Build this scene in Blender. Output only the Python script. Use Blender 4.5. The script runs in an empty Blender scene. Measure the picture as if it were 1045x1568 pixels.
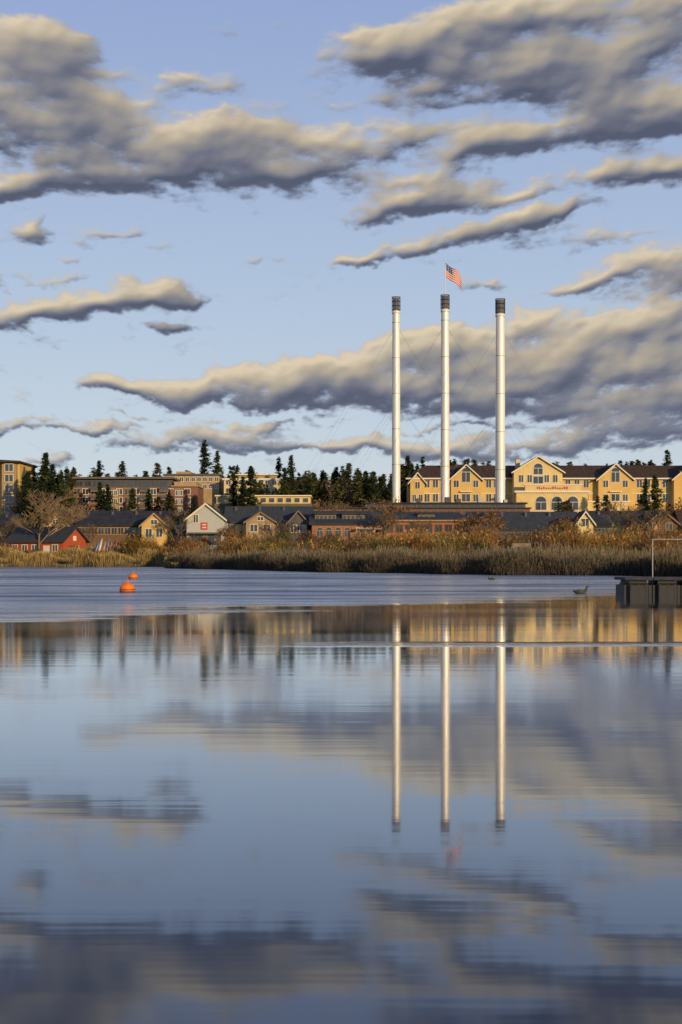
import bpy, math, numpy as np
from mathutils import Vector
R=np.random.RandomState(7)
F=2177.0; H0=1.5
def WX(px,D): return (px-522.5)*D/F
def WZ(py,D): return H0+(855-py)*D/F
def lin(c): return tuple(((v/255)/12.92 if v/255<=0.04045 else ((v/255+0.055)/1.055)**2.4) for v in c)
scene=bpy.context.scene
COL=scene.collection
def link(o): COL.objects.link(o); return o
def empty(name,loc=(0,0,0),rot=0):
    o=bpy.data.objects.new(name,None); o.location=loc; o.rotation_euler=(0,0,rot); o.empty_display_size=1; return link(o)

# ---------------- materials ----------------
MC={}
def mat(name,col,rough=0.8,var=0.15,scale=1.5,metal=0.0,spec=0.3,bump=0.0,stretch=(1,1,1)):
    if name in MC: return MC[name]
    m=bpy.data.materials.new(name); m.use_nodes=True; nt=m.node_tree; n=nt.nodes; l=nt.links
    b=n['Principled BSDF']; b.inputs['Roughness'].default_value=rough; b.inputs['Metallic'].default_value=metal
    b.inputs['Specular IOR Level'].default_value=spec
    tc=n.new('ShaderNodeTexCoord'); mp=n.new('ShaderNodeMapping'); mp.inputs['Scale'].default_value=stretch
    nz=n.new('ShaderNodeTexNoise'); nz.inputs['Scale'].default_value=scale; nz.inputs['Detail'].default_value=5
    l.new(tc.outputs['Object'],mp.inputs[0]); l.new(mp.outputs[0],nz.inputs['Vector'])
    mr=n.new('ShaderNodeMapRange'); mr.inputs[1].default_value=0.3; mr.inputs[2].default_value=0.7
    mr.inputs[3].default_value=1-var; mr.inputs[4].default_value=1+var
    l.new(nz.outputs['Fac'],mr.inputs[0])
    vm=n.new('ShaderNodeVectorMath'); vm.operation='SCALE'; vm.inputs[0].default_value=col[:3]
    l.new(mr.outputs[0],vm.inputs['Scale']); l.new(vm.outputs[0],b.inputs['Base Color'])
    if bump:
        bp=n.new('ShaderNodeBump'); bp.inputs['Strength'].default_value=bump; l.new(nz.outputs['Fac'],bp.inputs['Height']); l.new(bp.outputs[0],b.inputs['Normal'])
    MC[name]=m; return m
def vmat(name,rough=0.85):
    m=bpy.data.materials.new(name); m.use_nodes=True; n=m.node_tree.nodes; l=m.node_tree.links
    b=n['Principled BSDF']; b.inputs['Roughness'].default_value=rough; b.inputs['Specular IOR Level'].default_value=0.05
    a=n.new('ShaderNodeAttribute'); a.attribute_name='Col'; l.new(a.outputs['Color'],b.inputs['Base Color'])
    return m
def brickmat(name,c1,c2,scale=1.0):
    m=bpy.data.materials.new(name); m.use_nodes=True; n=m.node_tree.nodes; l=m.node_tree.links
    b=n['Principled BSDF']; b.inputs['Roughness'].default_value=0.85; b.inputs['Specular IOR Level'].default_value=0.2
    tc=n.new('ShaderNodeTexCoord'); mp=n.new('ShaderNodeMapping'); mp.inputs['Rotation'].default_value=(math.radians(90),0,0)
    br=n.new('ShaderNodeTexBrick'); br.inputs['Scale'].default_value=scale
    br.inputs['Color1'].default_value=(*c1,1); br.inputs['Color2'].default_value=(*c2,1); br.inputs['Mortar'].default_value=(0.22,0.17,0.12,1)
    br.inputs['Mortar Size'].default_value=0.02
    l.new(tc.outputs['Object'],mp.inputs[0]); l.new(mp.outputs[0],br.inputs['Vector']); l.new(br.outputs['Color'],b.inputs['Base Color'])
    return m
M_glass=mat('window_glass',(0.03,0.04,0.055),0.08,0.3,0.4,spec=0.8)
M_white=mat('white_trim',(0.60,0.55,0.43),0.6,0.05)
M_yel=mat('cream_stucco',(0.52,0.35,0.11),0.85,0.08,0.4)
M_yel2=mat('pale_stucco',(0.56,0.43,0.19),0.85,0.08,0.4)
M_roofb=mat('brown_shingle',(0.062,0.042,0.032),0.95,0.3,1.2,spec=0.05)
M_roofg=mat('grey_metal_roof',(0.040,0.046,0.054),0.8,0.25,1.0,stretch=(4,0.3,1),spec=0.1)
M_roofd=mat('dark_roof',(0.03,0.032,0.04),0.85,0.3,0.8,spec=0.1)
M_red=mat('red_siding',(0.34,0.065,0.025),0.8,0.2,2.0,stretch=(1,1,5))
M_brown=mat('brown_siding',(0.13,0.075,0.04),0.85,0.25,2.0,stretch=(1,1,4))
M_tan=mat('tan_wall',(0.30,0.21,0.11),0.85,0.12,0.8)
M_dtrim=mat('dark_trim',(0.16,0.12,0.08),0.7,0.1)
M_grey=mat('grey_siding',(0.36,0.37,0.34),0.8,0.08,1.5,stretch=(1,1,5))
M_dkgrey=mat('dark_panel',(0.07,0.07,0.075),0.7,0.15,1.0)
M_olive=mat('olive_siding',(0.11,0.095,0.065),0.85,0.15,1.0)
M_brick=brickmat('orange_brick',(0.34,0.125,0.05),(0.25,0.09,0.04),2.0)
M_brick2=brickmat('red_brick',(0.20,0.08,0.045),(0.15,0.062,0.04),2.0)
M_wood=mat('weathered_wood',(0.25,0.2,0.14),0.85,0.25,4)
M_signred=mat('sign_red',(0.42,0.06,0.04),0.5,0.05)
M_veg=vmat('foliage')

# ---------------- mesh helpers ----------------
import bmesh
class Bld:
    def __init__(s,name,loc=(0,0,0),rot=0):
        s.e=empty(name,loc,rot); s.p={}
    def add(s,part,m,verts,faces):
        P=s.p.setdefault(part+'|'+m.name,[[],[],m]); k=len(P[0]); P[0]+=list(verts); P[1]+=[tuple(i+k for i in f) for f in faces]
    def box(s,part,m,x0,x1,y0,y1,z0,z1):
        v=[(x0,y0,z0),(x1,y0,z0),(x1,y1,z0),(x0,y1,z0),(x0,y0,z1),(x1,y0,z1),(x1,y1,z1),(x0,y1,z1)]
        s.add(part,m,v,[(0,3,2,1),(4,5,6,7),(0,1,5,4),(1,2,6,5),(2,3,7,6),(3,0,4,7)])
    def prism(s,part,m,poly,y0,y1):
        n=len(poly); v=[(x,y0,z) for x,z in poly]+[(x,y1,z) for x,z in poly]
        f=[tuple(range(n)),tuple(reversed(range(n,2*n)))]+[(i+n,(i+1)%n+n,(i+1)%n,i) for i in range(n)]
        s.add(part,m,v,f)
    def prismx(s,part,m,poly,x0,x1):
        n=len(poly); v=[(x0,y,z) for y,z in poly]+[(x1,y,z) for y,z in poly]
        f=[tuple(reversed(range(n))),tuple(range(n,2*n))]+[(i,(i+1)%n,(i+1)%n+n,i+n) for i in range(n)]
        s.add(part,m,v,f)
    def hip(s,part,m,x0,x1,y0,y1,z,zr,inset):
        ym=(y0+y1)/2
        s.add(part,m,[(x0,y0,z),(x1,y0,z),(x1,y1,z),(x0,y1,z),(x0+inset,ym,zr),(x1-inset,ym,zr)],[(0,1,5,4),(1,2,5),(2,3,4,5),(3,0,4),(0,3,2,1)])
    def gable_front(s,x0,x1,y0,y1,zb,ze,zp,wm,rm,oh=0.5,th=0.28,walls='walls',trim=M_white):
        xc=(x0+x1)/2
        s.prism(walls,wm,[(x0,zb),(x1,zb),(x1,ze),(xc,zp),(x0,ze)],y0,y1)
        sl=(zp-ze)/(xc-x0); a=x0-oh; b=x1+oh; za=ze-sl*oh
        s.prism('roof',rm,[(a,za+.02),(xc,zp+.02),(xc,zp+th+.02),(a,za+th+.02)],y0-oh,y1)
        s.prism('roof',rm,[(xc,zp+.02),(b,za+.02),(b,za+th+.02),(xc,zp+th+.02)],y0-oh,y1)
        if trim:
            for (p,q,r1,r2) in ((a,za,xc,zp),(xc,zp,b,za)):
                s.prism('fascia',trim,[(p,q-.12),(r1,r2-.12),(r1,r2+th-.02),(p,q+th-.02)],y0-oh-.08,y0-oh-.003)
    def gable_side(s,x0,x1,y0,y1,zb,ze,zp,wm,rm,oh=0.5,th=0.25):
        yc=(y0+y1)/2
        s.prismx('walls',wm,[(y0,zb),(y1,zb),(y1,ze),(yc,zp),(y0,ze)],x0,x1)
        sl=(zp-ze)/(yc-y0); a=y0-oh; b=y1+oh; za=ze-sl*oh
        s.prismx('roof',rm,[(a,za+.02),(yc,zp+.02),(yc,zp+th+.02),(a,za+th+.02)],x0-oh,x1+oh)
        s.prismx('roof',rm,[(yc,zp+.02),(b,za+.02),(b,za+th+.02),(yc,zp+th+.02)],x0-oh,x1+oh)
    def win(s,x,y,z,w,h,fr=M_white,arch=False,mull=True,t=0.12):
        s.box('windows',M_glass,x-w/2,x+w/2,y-.03,y+.05,z,z+h)
        s.box('window_frames',fr,x-w/2-t,x-w/2,y-.09,y+.04,z-t,z+h+t)
        s.box('window_frames',fr,x+w/2,x+w/2+t,y-.09,y+.04,z-t,z+h+t)
        s.box('window_frames',fr,x-w/2,x+w/2,y-.085,y+.04,z+h,z+h+t)
        s.box('window_frames',fr,x-w/2,x+w/2,y-.11,y+.04,z-t,z)
        if mull: s.box('window_frames',fr,x-.05,x+.05,y-.07,y-.031,z,z+h)
        if arch:
            n=8; po=[(x-w/2,z+h+t+.002)]+[(x-w/2*math.cos(math.pi*i/n),z+h+t+.002+w/2*math.sin(math.pi*i/n)) for i in range(1,n)]+[(x+w/2,z+h+t+.002)]
            s.prism('windows',M_glass,po[::-1],y-.03,y+.05)
            for i in range(n):
                a0=math.pi*i/n;a1=math.pi*(i+1)/n;r0=w/2;r1=w/2+t*1.3
                q=[(x-r0*math.cos(a0),z+h+t+r0*math.sin(a0)),(x-r0*math.cos(a1),z+h+t+r0*math.sin(a1)),(x-r1*math.cos(a1),z+h+t+r1*math.sin(a1)),(x-r1*math.cos(a0),z+h+t+r1*math.sin(a0))]
                s.prism('window_frames',fr,q,y-.09,y+.04)
    def done(s):
        for k,(v,f,m) in s.p.items():
            k=k.split('|')[0]
            me=bpy.data.meshes.new(k); me.from_pydata(v,[],f); me.validate(); me.materials.append(m)
            bm=bmesh.new(); bm.from_mesh(me); bmesh.ops.recalc_face_normals(bm,faces=bm.faces); bm.to_mesh(me); bm.free()
            o=link(bpy.data.objects.new(k,me)); o.parent=s.e
        return s.e
def npmesh(name,V,Fc,C=None,m=None,parent=None,smooth=False):
    V=np.asarray(V,dtype=np.float32); Fc=np.asarray(Fc,dtype=np.int32); k=Fc.shape[1]
    me=bpy.data.meshes.new(name); me.vertices.add(len(V)); me.vertices.foreach_set('co',V.ravel())
    me.loops.add(Fc.size); me.loops.foreach_set('vertex_index',Fc.ravel())
    me.polygons.add(len(Fc)); me.polygons.foreach_set('loop_start',np.arange(0,Fc.size,k,dtype=np.int32))
    if smooth: me.polygons.foreach_set('use_smooth',np.ones(len(Fc),dtype=bool))
    me.update(calc_edges=True)
    if C is not None:
        a=me.color_attributes.new('Col','FLOAT_COLOR','POINT'); C=np.asarray(C); c=np.ones((len(V),4),dtype=np.float32); c[:,:C.shape[1]]=C; a.data.foreach_set('color',c.ravel())
    if m: me.materials.append(m)
    o=link(bpy.data.objects.new(name,me))
    if parent: o.parent=parent
    return o
def lathe(name,prof,m,seg=32,parent=None,loc=(0,0,0),smooth=True):
    V=[];Fc=[]
    for r,z in prof:
        for i in range(seg):
            a=2*math.pi*i/seg; V.append((r*math.cos(a),r*math.sin(a),z))
    for j in range(len(prof)-1):
        for i in range(seg):
            i2=(i+1)%seg; Fc.append((j*seg+i,j*seg+i2,(j+1)*seg+i2,(j+1)*seg+i))
    o=npmesh(name,V,Fc,None,m,parent,smooth); o.location=loc
    return o
def tube(name,p,q,r,m,parent=None,seg=6):
    p=Vector(p);q=Vector(q);d=(q-p); u=d.normalized().orthogonal().normalized(); w=d.normalized().cross(u)
    V=[];Fc=[]
    for c in (p,q):
        for i in range(seg):
            a=2*math.pi*i/seg; V.append(tuple(c+u*r*math.cos(a)+w*r*math.sin(a)))
    for i in range(seg): Fc.append((i,(i+1)%seg,seg+(i+1)%seg,seg+i))
    return npmesh(name,V,Fc,None,m,parent)
def sm(a,b,x):
    t=np.clip((x-a)/(b-a),0,1); return t*t*(3-2*t)

# ---------------- ground ----------------
SX=[-2000,-120,-75,-31,-27,-1.6,13.6,24.3,30,60,130,2000]; SD=[200,235,250,250,218,155,130,121,108,85,60,-40]
def shore(x): return np.interp(x,SX,SD)+1.6*np.sin(np.asarray(x)*.35)+.8*np.sin(np.asarray(x)*1.1+1)
def ground(x,y):
    x=np.asarray(x,float);y=np.asarray(y,float)
    s=y-shore(x)
    z=-1.5+1.7*sm(-6,1.5,s)+1.3*sm(0,35,s)+1.2*sm(225,262,y)*(s>0)+ 6.0*sm(298,372,y)*(s>0)+6*sm(380,650,y)
    z+= (0.25*np.sin(x*.21+y*.13)+0.15*np.sin(x*.5-y*.33))*sm(3,20,s)
    z=np.where(y<20,-1.5+3.5*sm(-4,-14,y)+0*z,z)
    return z
xs=np.unique(np.concatenate([np.linspace(-3000,-160,18),np.linspace(-160,160,161),np.linspace(160,3000,18)]))
ys=np.unique(np.concatenate([np.linspace(-2000,-30,10),np.linspace(-30,60,46),np.linspace(60,420,241),np.linspace(420,5000,30)]))
GX,GY=np.meshgrid(xs,ys); GZ=ground(GX,GY); nx=len(xs)
V=np.stack([GX.ravel(),GY.ravel(),GZ.ravel()],1)
I=np.arange(len(ys)-1)[:,None]*nx+np.arange(nx-1)[None]; I=I.ravel()
M_ground=bpy.data.materials.new('bank_ground'); M_ground.use_nodes=True
n=M_ground.node_tree.nodes;l=M_ground.node_tree.links
tc=n.new('ShaderNodeTexCoord'); nz=n.new('ShaderNodeTexNoise'); nz.inputs['Scale'].default_value=0.35; nz.inputs['Detail'].default_value=8
cr=n.new('ShaderNodeValToRGB'); cr.color_ramp.elements[0].position=.35; cr.color_ramp.elements[0].color=(0.03,0.027,0.015,1); cr.color_ramp.elements[1].position=.7; cr.color_ramp.elements[1].color=(0.12,0.09,0.045,1)
l.new(tc.outputs['Object'],nz.inputs['Vector']); l.new(nz.outputs['Fac'],cr.inputs[0]); l.new(cr.outputs[0],n['Principled BSDF'].inputs['Base Color']); n['Principled BSDF'].inputs['Roughness'].default_value=.95
npmesh('ground',V,np.stack([I,I+1,I+nx+1,I+nx],1),None,M_ground,smooth=True)

# ---------------- water ----------------
mw=bpy.data.materials.new('river_water'); mw.use_nodes=True; nt=mw.node_tree; n=nt.nodes; l=nt.links; n.remove(n['Principled BSDF'])
out=n['Material Output']
def MA(op,a,b=None,c=None,nt=nt,clamp=False):
    x=nt.nodes.new('ShaderNodeMath'); x.operation=op; x.use_clamp=clamp
    for i,v in enumerate((a,b,c)):
        if v is None: continue
        if isinstance(v,(int,float)): x.inputs[i].default_value=v
        else: nt.links.new(v,x.inputs[i])
    return x.outputs[0]
def MRng(v,a,b,c,d,nt=nt,smooth=True):
    x=nt.nodes.new('ShaderNodeMapRange'); x.interpolation_type='SMOOTHSTEP' if smooth else 'LINEAR'
    nt.links.new(v,x.inputs[0])
    for i,t in enumerate((a,b,c,d)): x.inputs[i+1].default_value=t
    return x.outputs[0]
def NZ(vec,scale,detail,sc=(1,1,1),rough=0.5,nt=nt,loc=(0,0,0)):
    mp=nt.nodes.new('ShaderNodeMapping'); mp.inputs['Scale'].default_value=sc; mp.inputs['Location'].default_value=loc; nt.links.new(vec,mp.inputs[0])
    x=nt.nodes.new('ShaderNodeTexNoise'); x.inputs['Scale'].default_value=scale; x.inputs['Detail'].default_value=detail; x.inputs['Roughness'].default_value=rough
    nt.links.new(mp.outputs[0],x.inputs['Vector']); return x.outputs['Fac']
ge=n.new('ShaderNodeNewGeometry'); pos=ge.outputs['Position']; sp=n.new('ShaderNodeSeparateXYZ'); l.new(pos,sp.inputs[0])
X_,Y_=sp.outputs[0],sp.outputs[1]
edge=NZ(pos,0.12,6,(0.35,1.6,1),0.65)
yb=MA('SUBTRACT',MA('SUBTRACT',Y_,MA('MULTIPLY',X_,1.15)),47.0)
yb=MA('ADD',yb,MA('MULTIPLY',MA('SUBTRACT',edge,0.5),30))
chop=MRng(yb,-4,8,0,1)
streak=NZ(pos,1.0,6,(0.014,0.06,1),0.75)
fine=NZ(pos,1.0,4,(0.07,0.30,1),0.7,loc=(5,1,0))
st=MRng(MA('ADD',MA('MULTIPLY',streak,.55),MA('MULTIPLY',fine,.45)),0.42,0.58,0,1)
chopd=MA('MULTIPLY',chop,st)
chop=MA('MULTIPLY',chop,MA('ADD',MA('MULTIPLY',st,.6),.4))
bl=MA('SUBTRACT',MA('ADD',Y_,MA('MULTIPLY',MA('SUBTRACT',edge,0.5),4)),25.0)
bl=MA('MULTIPLY',MRng(MA('ABSOLUTE',bl),0.1,0.8,1,0),MRng(X_,-2,3,0,0.16))
chop2=MA('MAXIMUM',chop,bl)
w1=NZ(pos,1.0,4,(0.8,2.6,1),0.6); w2=NZ(pos,0.8,3,(0.3,2.4,1),0.5)
h=MA('ADD',MA('MULTIPLY',MA('MULTIPLY',w1,chop2),0.26),MA('MULTIPLY',w2,0.0016))
bp=n.new('ShaderNodeBump'); bp.inputs['Strength'].default_value=1.0; bp.inputs['Distance'].default_value=1.0; l.new(h,bp.inputs['Height'])
patch=NZ(pos,0.2,3,(0.3,1.2,1),0.5,loc=(3,9,0))
rgh=MA('ADD',MRng(patch,0.35,0.65,0.045,0.075),MA('MULTIPLY',chop2,0.2))
gl=n.new('ShaderNodeBsdfGlossy'); gl.inputs['Color'].default_value=(0.93,0.96,1.0,1); l.new(rgh,gl.inputs['Roughness']); l.new(bp.outputs[0],gl.inputs['Normal'])
df=n.new('ShaderNodeBsdfDiffuse'); df.inputs['Color'].default_value=(0.010,0.020,0.045,1)
fr=n.new('ShaderNodeFresnel'); fr.inputs['IOR'].default_value=1.33
fac=MA('ADD',MA('MULTIPLY',fr.outputs[0],1.28),0.04,clamp=True)
fac=MA('MULTIPLY',fac,MA('SUBTRACT',1.0,MA('ADD',MA('MULTIPLY',chop,.32),MA('MULTIPLY',chopd,.42))))
mx=n.new('ShaderNodeMixShader'); l.new(fac,mx.inputs[0]); l.new(df.outputs[0],mx.inputs[1]); l.new(gl.outputs[0],mx.inputs[2]); l.new(mx.outputs[0],out.inputs['Surface'])
npmesh('water',[(-3000,-40,0),(3000,-40,0),(3000,300,0),(-3000,300,0)],[(0,1,2,3)],None,mw)

# ---------------- smokestacks ----------------
M_stack=mat('painted_steel',(0.68,0.64,0.55),0.36,0.08,0.5,metal=0.12,spec=0.7,stretch=(1,1,0.15))
M_seam=mat('steel_seam',(0.40,0.37,0.33),0.5,0.1)
M_cap=mat('cap_mesh',(0.045,0.045,0.05),0.6,0.2)
M_capi=mat('cap_inner',(0.16,0.16,0.18),0.7,0.2)
M_wire=mat('guy_wire_steel',(0.12,0.12,0.13),0.6,0.05)
def stack(px,D,top,r0,r1):
    x=WX(px,D); zb=float(ground(x,D)); zt=WZ(top,D); e=empty('smokestack',(x,D,zb)); Ht=zt-zb
    capz=Ht-3.1
    lathe('shaft',[(r0*1.35,0),(r0*1.35,2.0),(r0*1.05,2.4),(r0,2.6),(r0,Ht*.33),(r0*.97,Ht*.5),(r1,capz-0.8)],M_stack,40,e)
    lathe('collar',[(r1,capz-.9),(r1+.14,capz-.88),(r1+.14,capz-.35),(r1*.8,capz-.3),(r1*.8,capz)],M_stack,40,e)
    for z in np.arange(9,capz-2,8.6):
        rr=np.interp(z,[0,Ht*.33,Ht*.5,capz],[r0,r0,r0*.97,r1]); lathe('band',[(rr,z-.09),(rr+.05,z-.08),(rr+.05,z+.08),(rr,z+.09)],M_seam,40,e)
    lathe('cap_liner',[(r1*.82,capz),(r1*.82,Ht-.15)],M_capi,32,e)
    rc=r1+.1
    for z in np.linspace(capz,Ht,4): lathe('cap_ring',[(rc-.03,z-.07),(rc+.06,z-.07),(rc+.06,z+.07),(rc-.03,z+.07)],M_cap,32,e)
    for i in range(16):
        a=2*math.pi*i/16; tube('cap_bar',(rc*math.cos(a),rc*math.sin(a),capz),(rc*math.cos(a),rc*math.sin(a),Ht),.05,M_cap,e)
    tube('ladder_rail',(-r0*.5,-r0-.12,3),(-r1*.5,-r1-.12,capz-1),.03,M_wire,e)
    return e,x,zb,Ht
S=[stack(607,345,455,1.02,0.90),stack(682,335,452,1.04,0.92),stack(766.5,322,458,1.12,0.98)]
for e,x,zb,Ht in S:
    for lvl in (.86,.55):
        for a in (25,150,205,335):
            d=34 if lvl>.7 else 26
            a=math.radians(a); tube('guy_wire',(0.9*math.cos(a),0.9*math.sin(a),Ht*lvl),(d*math.cos(a),d*math.sin(a)*.6,0.5),.018,M_wire,e,4)
e,x,zb,Ht=S[1]
fz=zb+Ht; fp=empty('flag_on_pole',(x,335,fz)); ph=WZ(400,335)-fz
tube('pole',(-0.0,0,-3),(0,0,ph),.08,mat('pole_paint',(.6,.58,.52),.4,.05),fp,8)
lathe('finial',[(0.001,ph),(.13,ph+.1),(.15,ph+.2),(.001,ph+.34)],M_white,12,fp)
nu,nv=26,13; V=[];Fc=[]
for j in range(nv+1):
    for i in range(nu+1):
        u=i/nu; v=j/nv
        V.append((0.08+u*3.7+.15*math.sin(v*3),0.45*math.sin(u*8+v*1.5)*u,ph-.3-v*3.3*(1-.05*u)-u*2.9-0.35*math.sin(u*7)*u))
me=bpy.data.meshes.new('cloth'); 
for j in range(nv):
    for i in range(nu): Fc.append((j*(nu+1)+i,j*(nu+1)+i+1,(j+1)*(nu+1)+i+1,(j+1)*(nu+1)+i))
me.from_pydata(V,[],Fc)
me.materials.append(mat('flag_red',(.42,.035,.03),.8,.05)); me.materials.append(mat('flag_white',(.6,.55,.5),.8,.03)); me.materials.append(mat('flag_blue',(.03,.045,.15),.8,.05))
for k,p in enumerate(me.polygons):
    j,i=divmod(k,nu); p.use_smooth=True
    p.material_index= 2 if (j<7 and i<nu*.4 and not(j%2==1 and i%3==1)) else (j%2)
o=link(bpy.data.objects.new('cloth',me)); o.parent=fp

# ---------------- hotel ----------------
D=380; b=Bld('hotel'); X=lambda p:WX(p,D); Z=lambda p:WZ(p,D); y0=D
zb=float(ground(30,400))-3
b.box('walls',M_yel,X(628),X(1120),y0+2,y0+18,zb,Z(731))
ra,rb=X(622),X(1130); ze=Z(732); zr=Z(709)
b.hip('roof',M_roofb,ra,rb,y0+1,y0+19,ze,zr,6)
b.box('eave_trim',M_white,X(622),X(1130),y0+.85,y0+.99,ze-.25,ze+.12)
def hg(c,w,pk,ev,yo,bt=zb,wm=M_yel):
    b.gable_front(X(c-w/2),X(c+w/2),y0+yo,y0+11,bt,Z(ev),Z(pk),wm,M_roofb,oh=.7)
hg(714,46,712,733,0); hg(823,74,700,723,-2,wm=M_yel2); hg(943,52,711,733,0); hg(1062,60,708,733,-0.5); hg(1042,10,722,735,.4)
hg(640,22,724,737,1)
for c,yo in ((714,0),(943,0)):
    b.win(X(c),y0+yo,Z(738),2.2,2.6,arch=True)
    for dx in (-15,15):
        b.win(X(c+dx),y0+yo,Z(746),1.3,1.8); b.win(X(c+dx),y0+yo,Z(768),1.3,1.9)
    b.win(X(c),y0+yo,Z(768),2.2,2.0)
    b.box('balcony',M_white,X(c-9),X(c+9),y0+yo-1.0,y0+yo-.1,Z(753.5),Z(752))
b.win(X(823),y0-2,Z(727),2.4,1.6,arch=True)
for dx in (-26,-13,13,26): b.win(X(823+dx),y0-2,Z(739),1.2,1.9)
b.win(X(823),y0-2,Z(741),2.6,1.9)
for px in (655,668,681,750,762,775,872,886,900,982,995,1008,1022):
    for py in (746,768): b.win(X(px),y0+2,Z(py),1.35,2.1)
for px in (635,645): b.win(X(px),y0+1,Z(768),1.0,1.9)
b.win(X(640),y0+1,Z(748),1.2,1.8)
b.box('belt',M_white,X(628),X(1120),y0+1.85,y0+1.97,Z(755.5),Z(754.3))
for px in (690.5,737.5,786,860,917,969,1032): b.box('downpipe',M_white,X(px)-.1,X(px)+.1,y0+1.7,y0+1.84,zb,Z(733))
b.box('porch',M_yel2,X(787),X(895),y0-6,y0-2.05,zb,Z(756)); b.box('porch_cornice',M_white,X(784),X(898),y0-6.6,y0-1.9,Z(756)+.01,Z(753))
b.box('sign_band',M_yel2,X(800),X(885),y0-6.2,y0-5.0,Z(753)+.02,Z(744.5))
b.box('sign_band_cap',M_white,X(797),X(888),y0-6.4,y0-4.8,Z(744.5)+.01,Z(743))
lx=X(818)
while lx<X(866):
    w=R.uniform(.22,.4)
    b.box('sign_letters',M_signred,lx,lx+w,y0-6.35,y0-6.21,Z(750.8),Z(750.8)+R.choice([.45,.7])); lx+=w+.28
for px in (824,848,872): b.win(X(px),y0-6,Z(782),2.9,2.0,arch=True,fr=M_white)
b.box('chimney',M_yel2,X(795),X(801),y0+6,y0+8,Z(715),Z(701)); b.box('chimney',M_yel2,X(678),X(681),y0+8,y0+10,Z(712),Z(704))
b.box('lower_wing',M_yel2,X(893),X(960),y0-4,y0+1.9,zb,Z(770)); b.box('lower_wing_cap',M_white,X(891),X(962),y0-4.3,y0+1.8,Z(770)+.01,Z(768))
b.box('lower_wing',M_yel2,X(640),X(690),y0-4,y0+0.9,zb,Z(772)); b.box('lower_wing_cap',M_white,X(638),X(692),y0-4.3,y0+.8,Z(772)+.01,Z(770.5))
b.done()

# ---------------- apartment block (brick) ----------------
D=340; b=Bld('brick_apartment_building'); X=lambda p:WX(p,D); Z=lambda p:WZ(p,D)
zb=2.5
b.box('walls',M_brick2,X(112),X(303),D,D+14,zb,Z(746))
b.box('upper_walls',M_dkgrey,X(116),X(262),D+1.5,D+13,Z(746)+.01,Z(733))
b.box('upper_walls_tan',M_tan,X(266),X(300),D+1.2,D+13,Z(746)+.01,Z(737))
b.box('roof',M_olive,X(110),X(266),D+.3,D+14.5,Z(733)+.01,Z(730)); b.box('roof',M_tan,X(262),X(304),D+.0,D+14.4,Z(745),Z(743.2))
for c in range(118,300,13):
    for py in (757,770,784): b.win(X(c),D,Z(py),1.35,1.3,fr=M_white if c%2 else M_tan)
    if c<258: b.win(X(c+2),D+1.5,Z(743.5),1.3,1.1,fr=M_dkgrey)
for a,c in ((168,182),(262,288)):
    b.box('bay',M_tan if a<200 else M_brick2,X(a),X(c),D-1.2,D-.005,zb,Z(750)); 
    for py in (759,772,786):
        b.win(X((a+c)/2-2.5),D-1.2,Z(py),.8,1.2); b.win(X((a+c)/2+2.8),D-1.2,Z(py),.8,1.2)
for a in (140,215,245):
    for py in (752,765,779): 
        b.box('balcony',M_tan,X(a),X(a+14),D-1.3,D-.12,Z(py)-.15,Z(py)); b.box('balcony_rail',M_dkgrey,X(a),X(a+14),D-1.3,D-1.24,Z(py)+.01,Z(py)+.9)
b.done()
D=325; b=Bld('yellow_apartment_building'); X=lambda p:WX(p,D); Z=lambda p:WZ(p,D)
b.box('walls',M_yel,X(-110),X(30),D,D+16,2.5,Z(709)); 
b.box('tower',M_tan,X(5),X(27),D-1.4,D-.005,2.5,Z(711))
b.box('roof',M_roofb,X(-112),X(34),D-2.6,D+17,Z(709)+.01,Z(706.6)); b.hip('roof_top',M_roofb,X(-112),X(34),D-2.5,D+17,Z(706.5),Z(700),8)
for px in range(-100,0,13):
    for py in (726,743,760,777): b.win(X(px),D,Z(py),1.2,1.5)
for py in (722,738,754,770,786): b.win(X(16),D-1.4,Z(py),1.8,1.6)
b.done()
D=392; b=Bld('tan_office_building'); X=lambda p:WX(p,D); Z=lambda p:WZ(p,D)
b.box('walls',M_tan,X(252),X(336),D,D+12,5,Z(728)); b.box('roof',M_dkgrey,X(250),X(338),D-.6,D+12.6,Z(728)+.01,Z(725.6)); b.box('penthouse',M_tan,X(268),X(290),D+3,D+9,Z(725.5),Z(721))
for px in range(260,333,9):
    for py in (737,748): b.win(X(px),D,Z(py),1.0,1.1)
b.done()
D=386; b=Bld('cream_office_building'); X=lambda p:WX(p,D); Z=lambda p:WZ(p,D)
b.box('walls',M_yel2,X(343),X(437),D,D+12,5,Z(733)); b.box('walls_upper',M_tan,X(352),X(424),D+2,D+10,Z(733)+.01,Z(727)); b.box('roof',M_white,X(350),X(426),D+1.4,D+10.6,Z(727)+.01,Z(725)); b.box('parapet',M_white,X(341),X(439),D-.4,D-.01,Z(735),Z(732.3))
for px in range(350,433,10):
    for py in (742,754): b.win(X(px),D,Z(py),1.3,1.1)
b.done()
D=322; b=Bld('clerestory_hall'); X=lambda p:WX(p,D); Z=lambda p:WZ(p,D)
b.box('walls',M_olive,X(328),X(478),D,D+14,2.5,Z(771)); b.box('clerestory_wall',M_yel2,X(331),X(475),D+.8,D+12,Z(771)+.01,Z(760)); b.box('roof',M_white,X(329),X(477),D+.1,D+12.6,Z(760)+.01,Z(758))
for px in range(338,474,13): b.win(X(px),D+.8,Z(769),1.2,.95,fr=M_yel2,mull=False)
b.done()
D=306; b=Bld('brick_powerhouse'); X=lambda p:WX(p,D); Z=lambda p:WZ(p,D)
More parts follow.
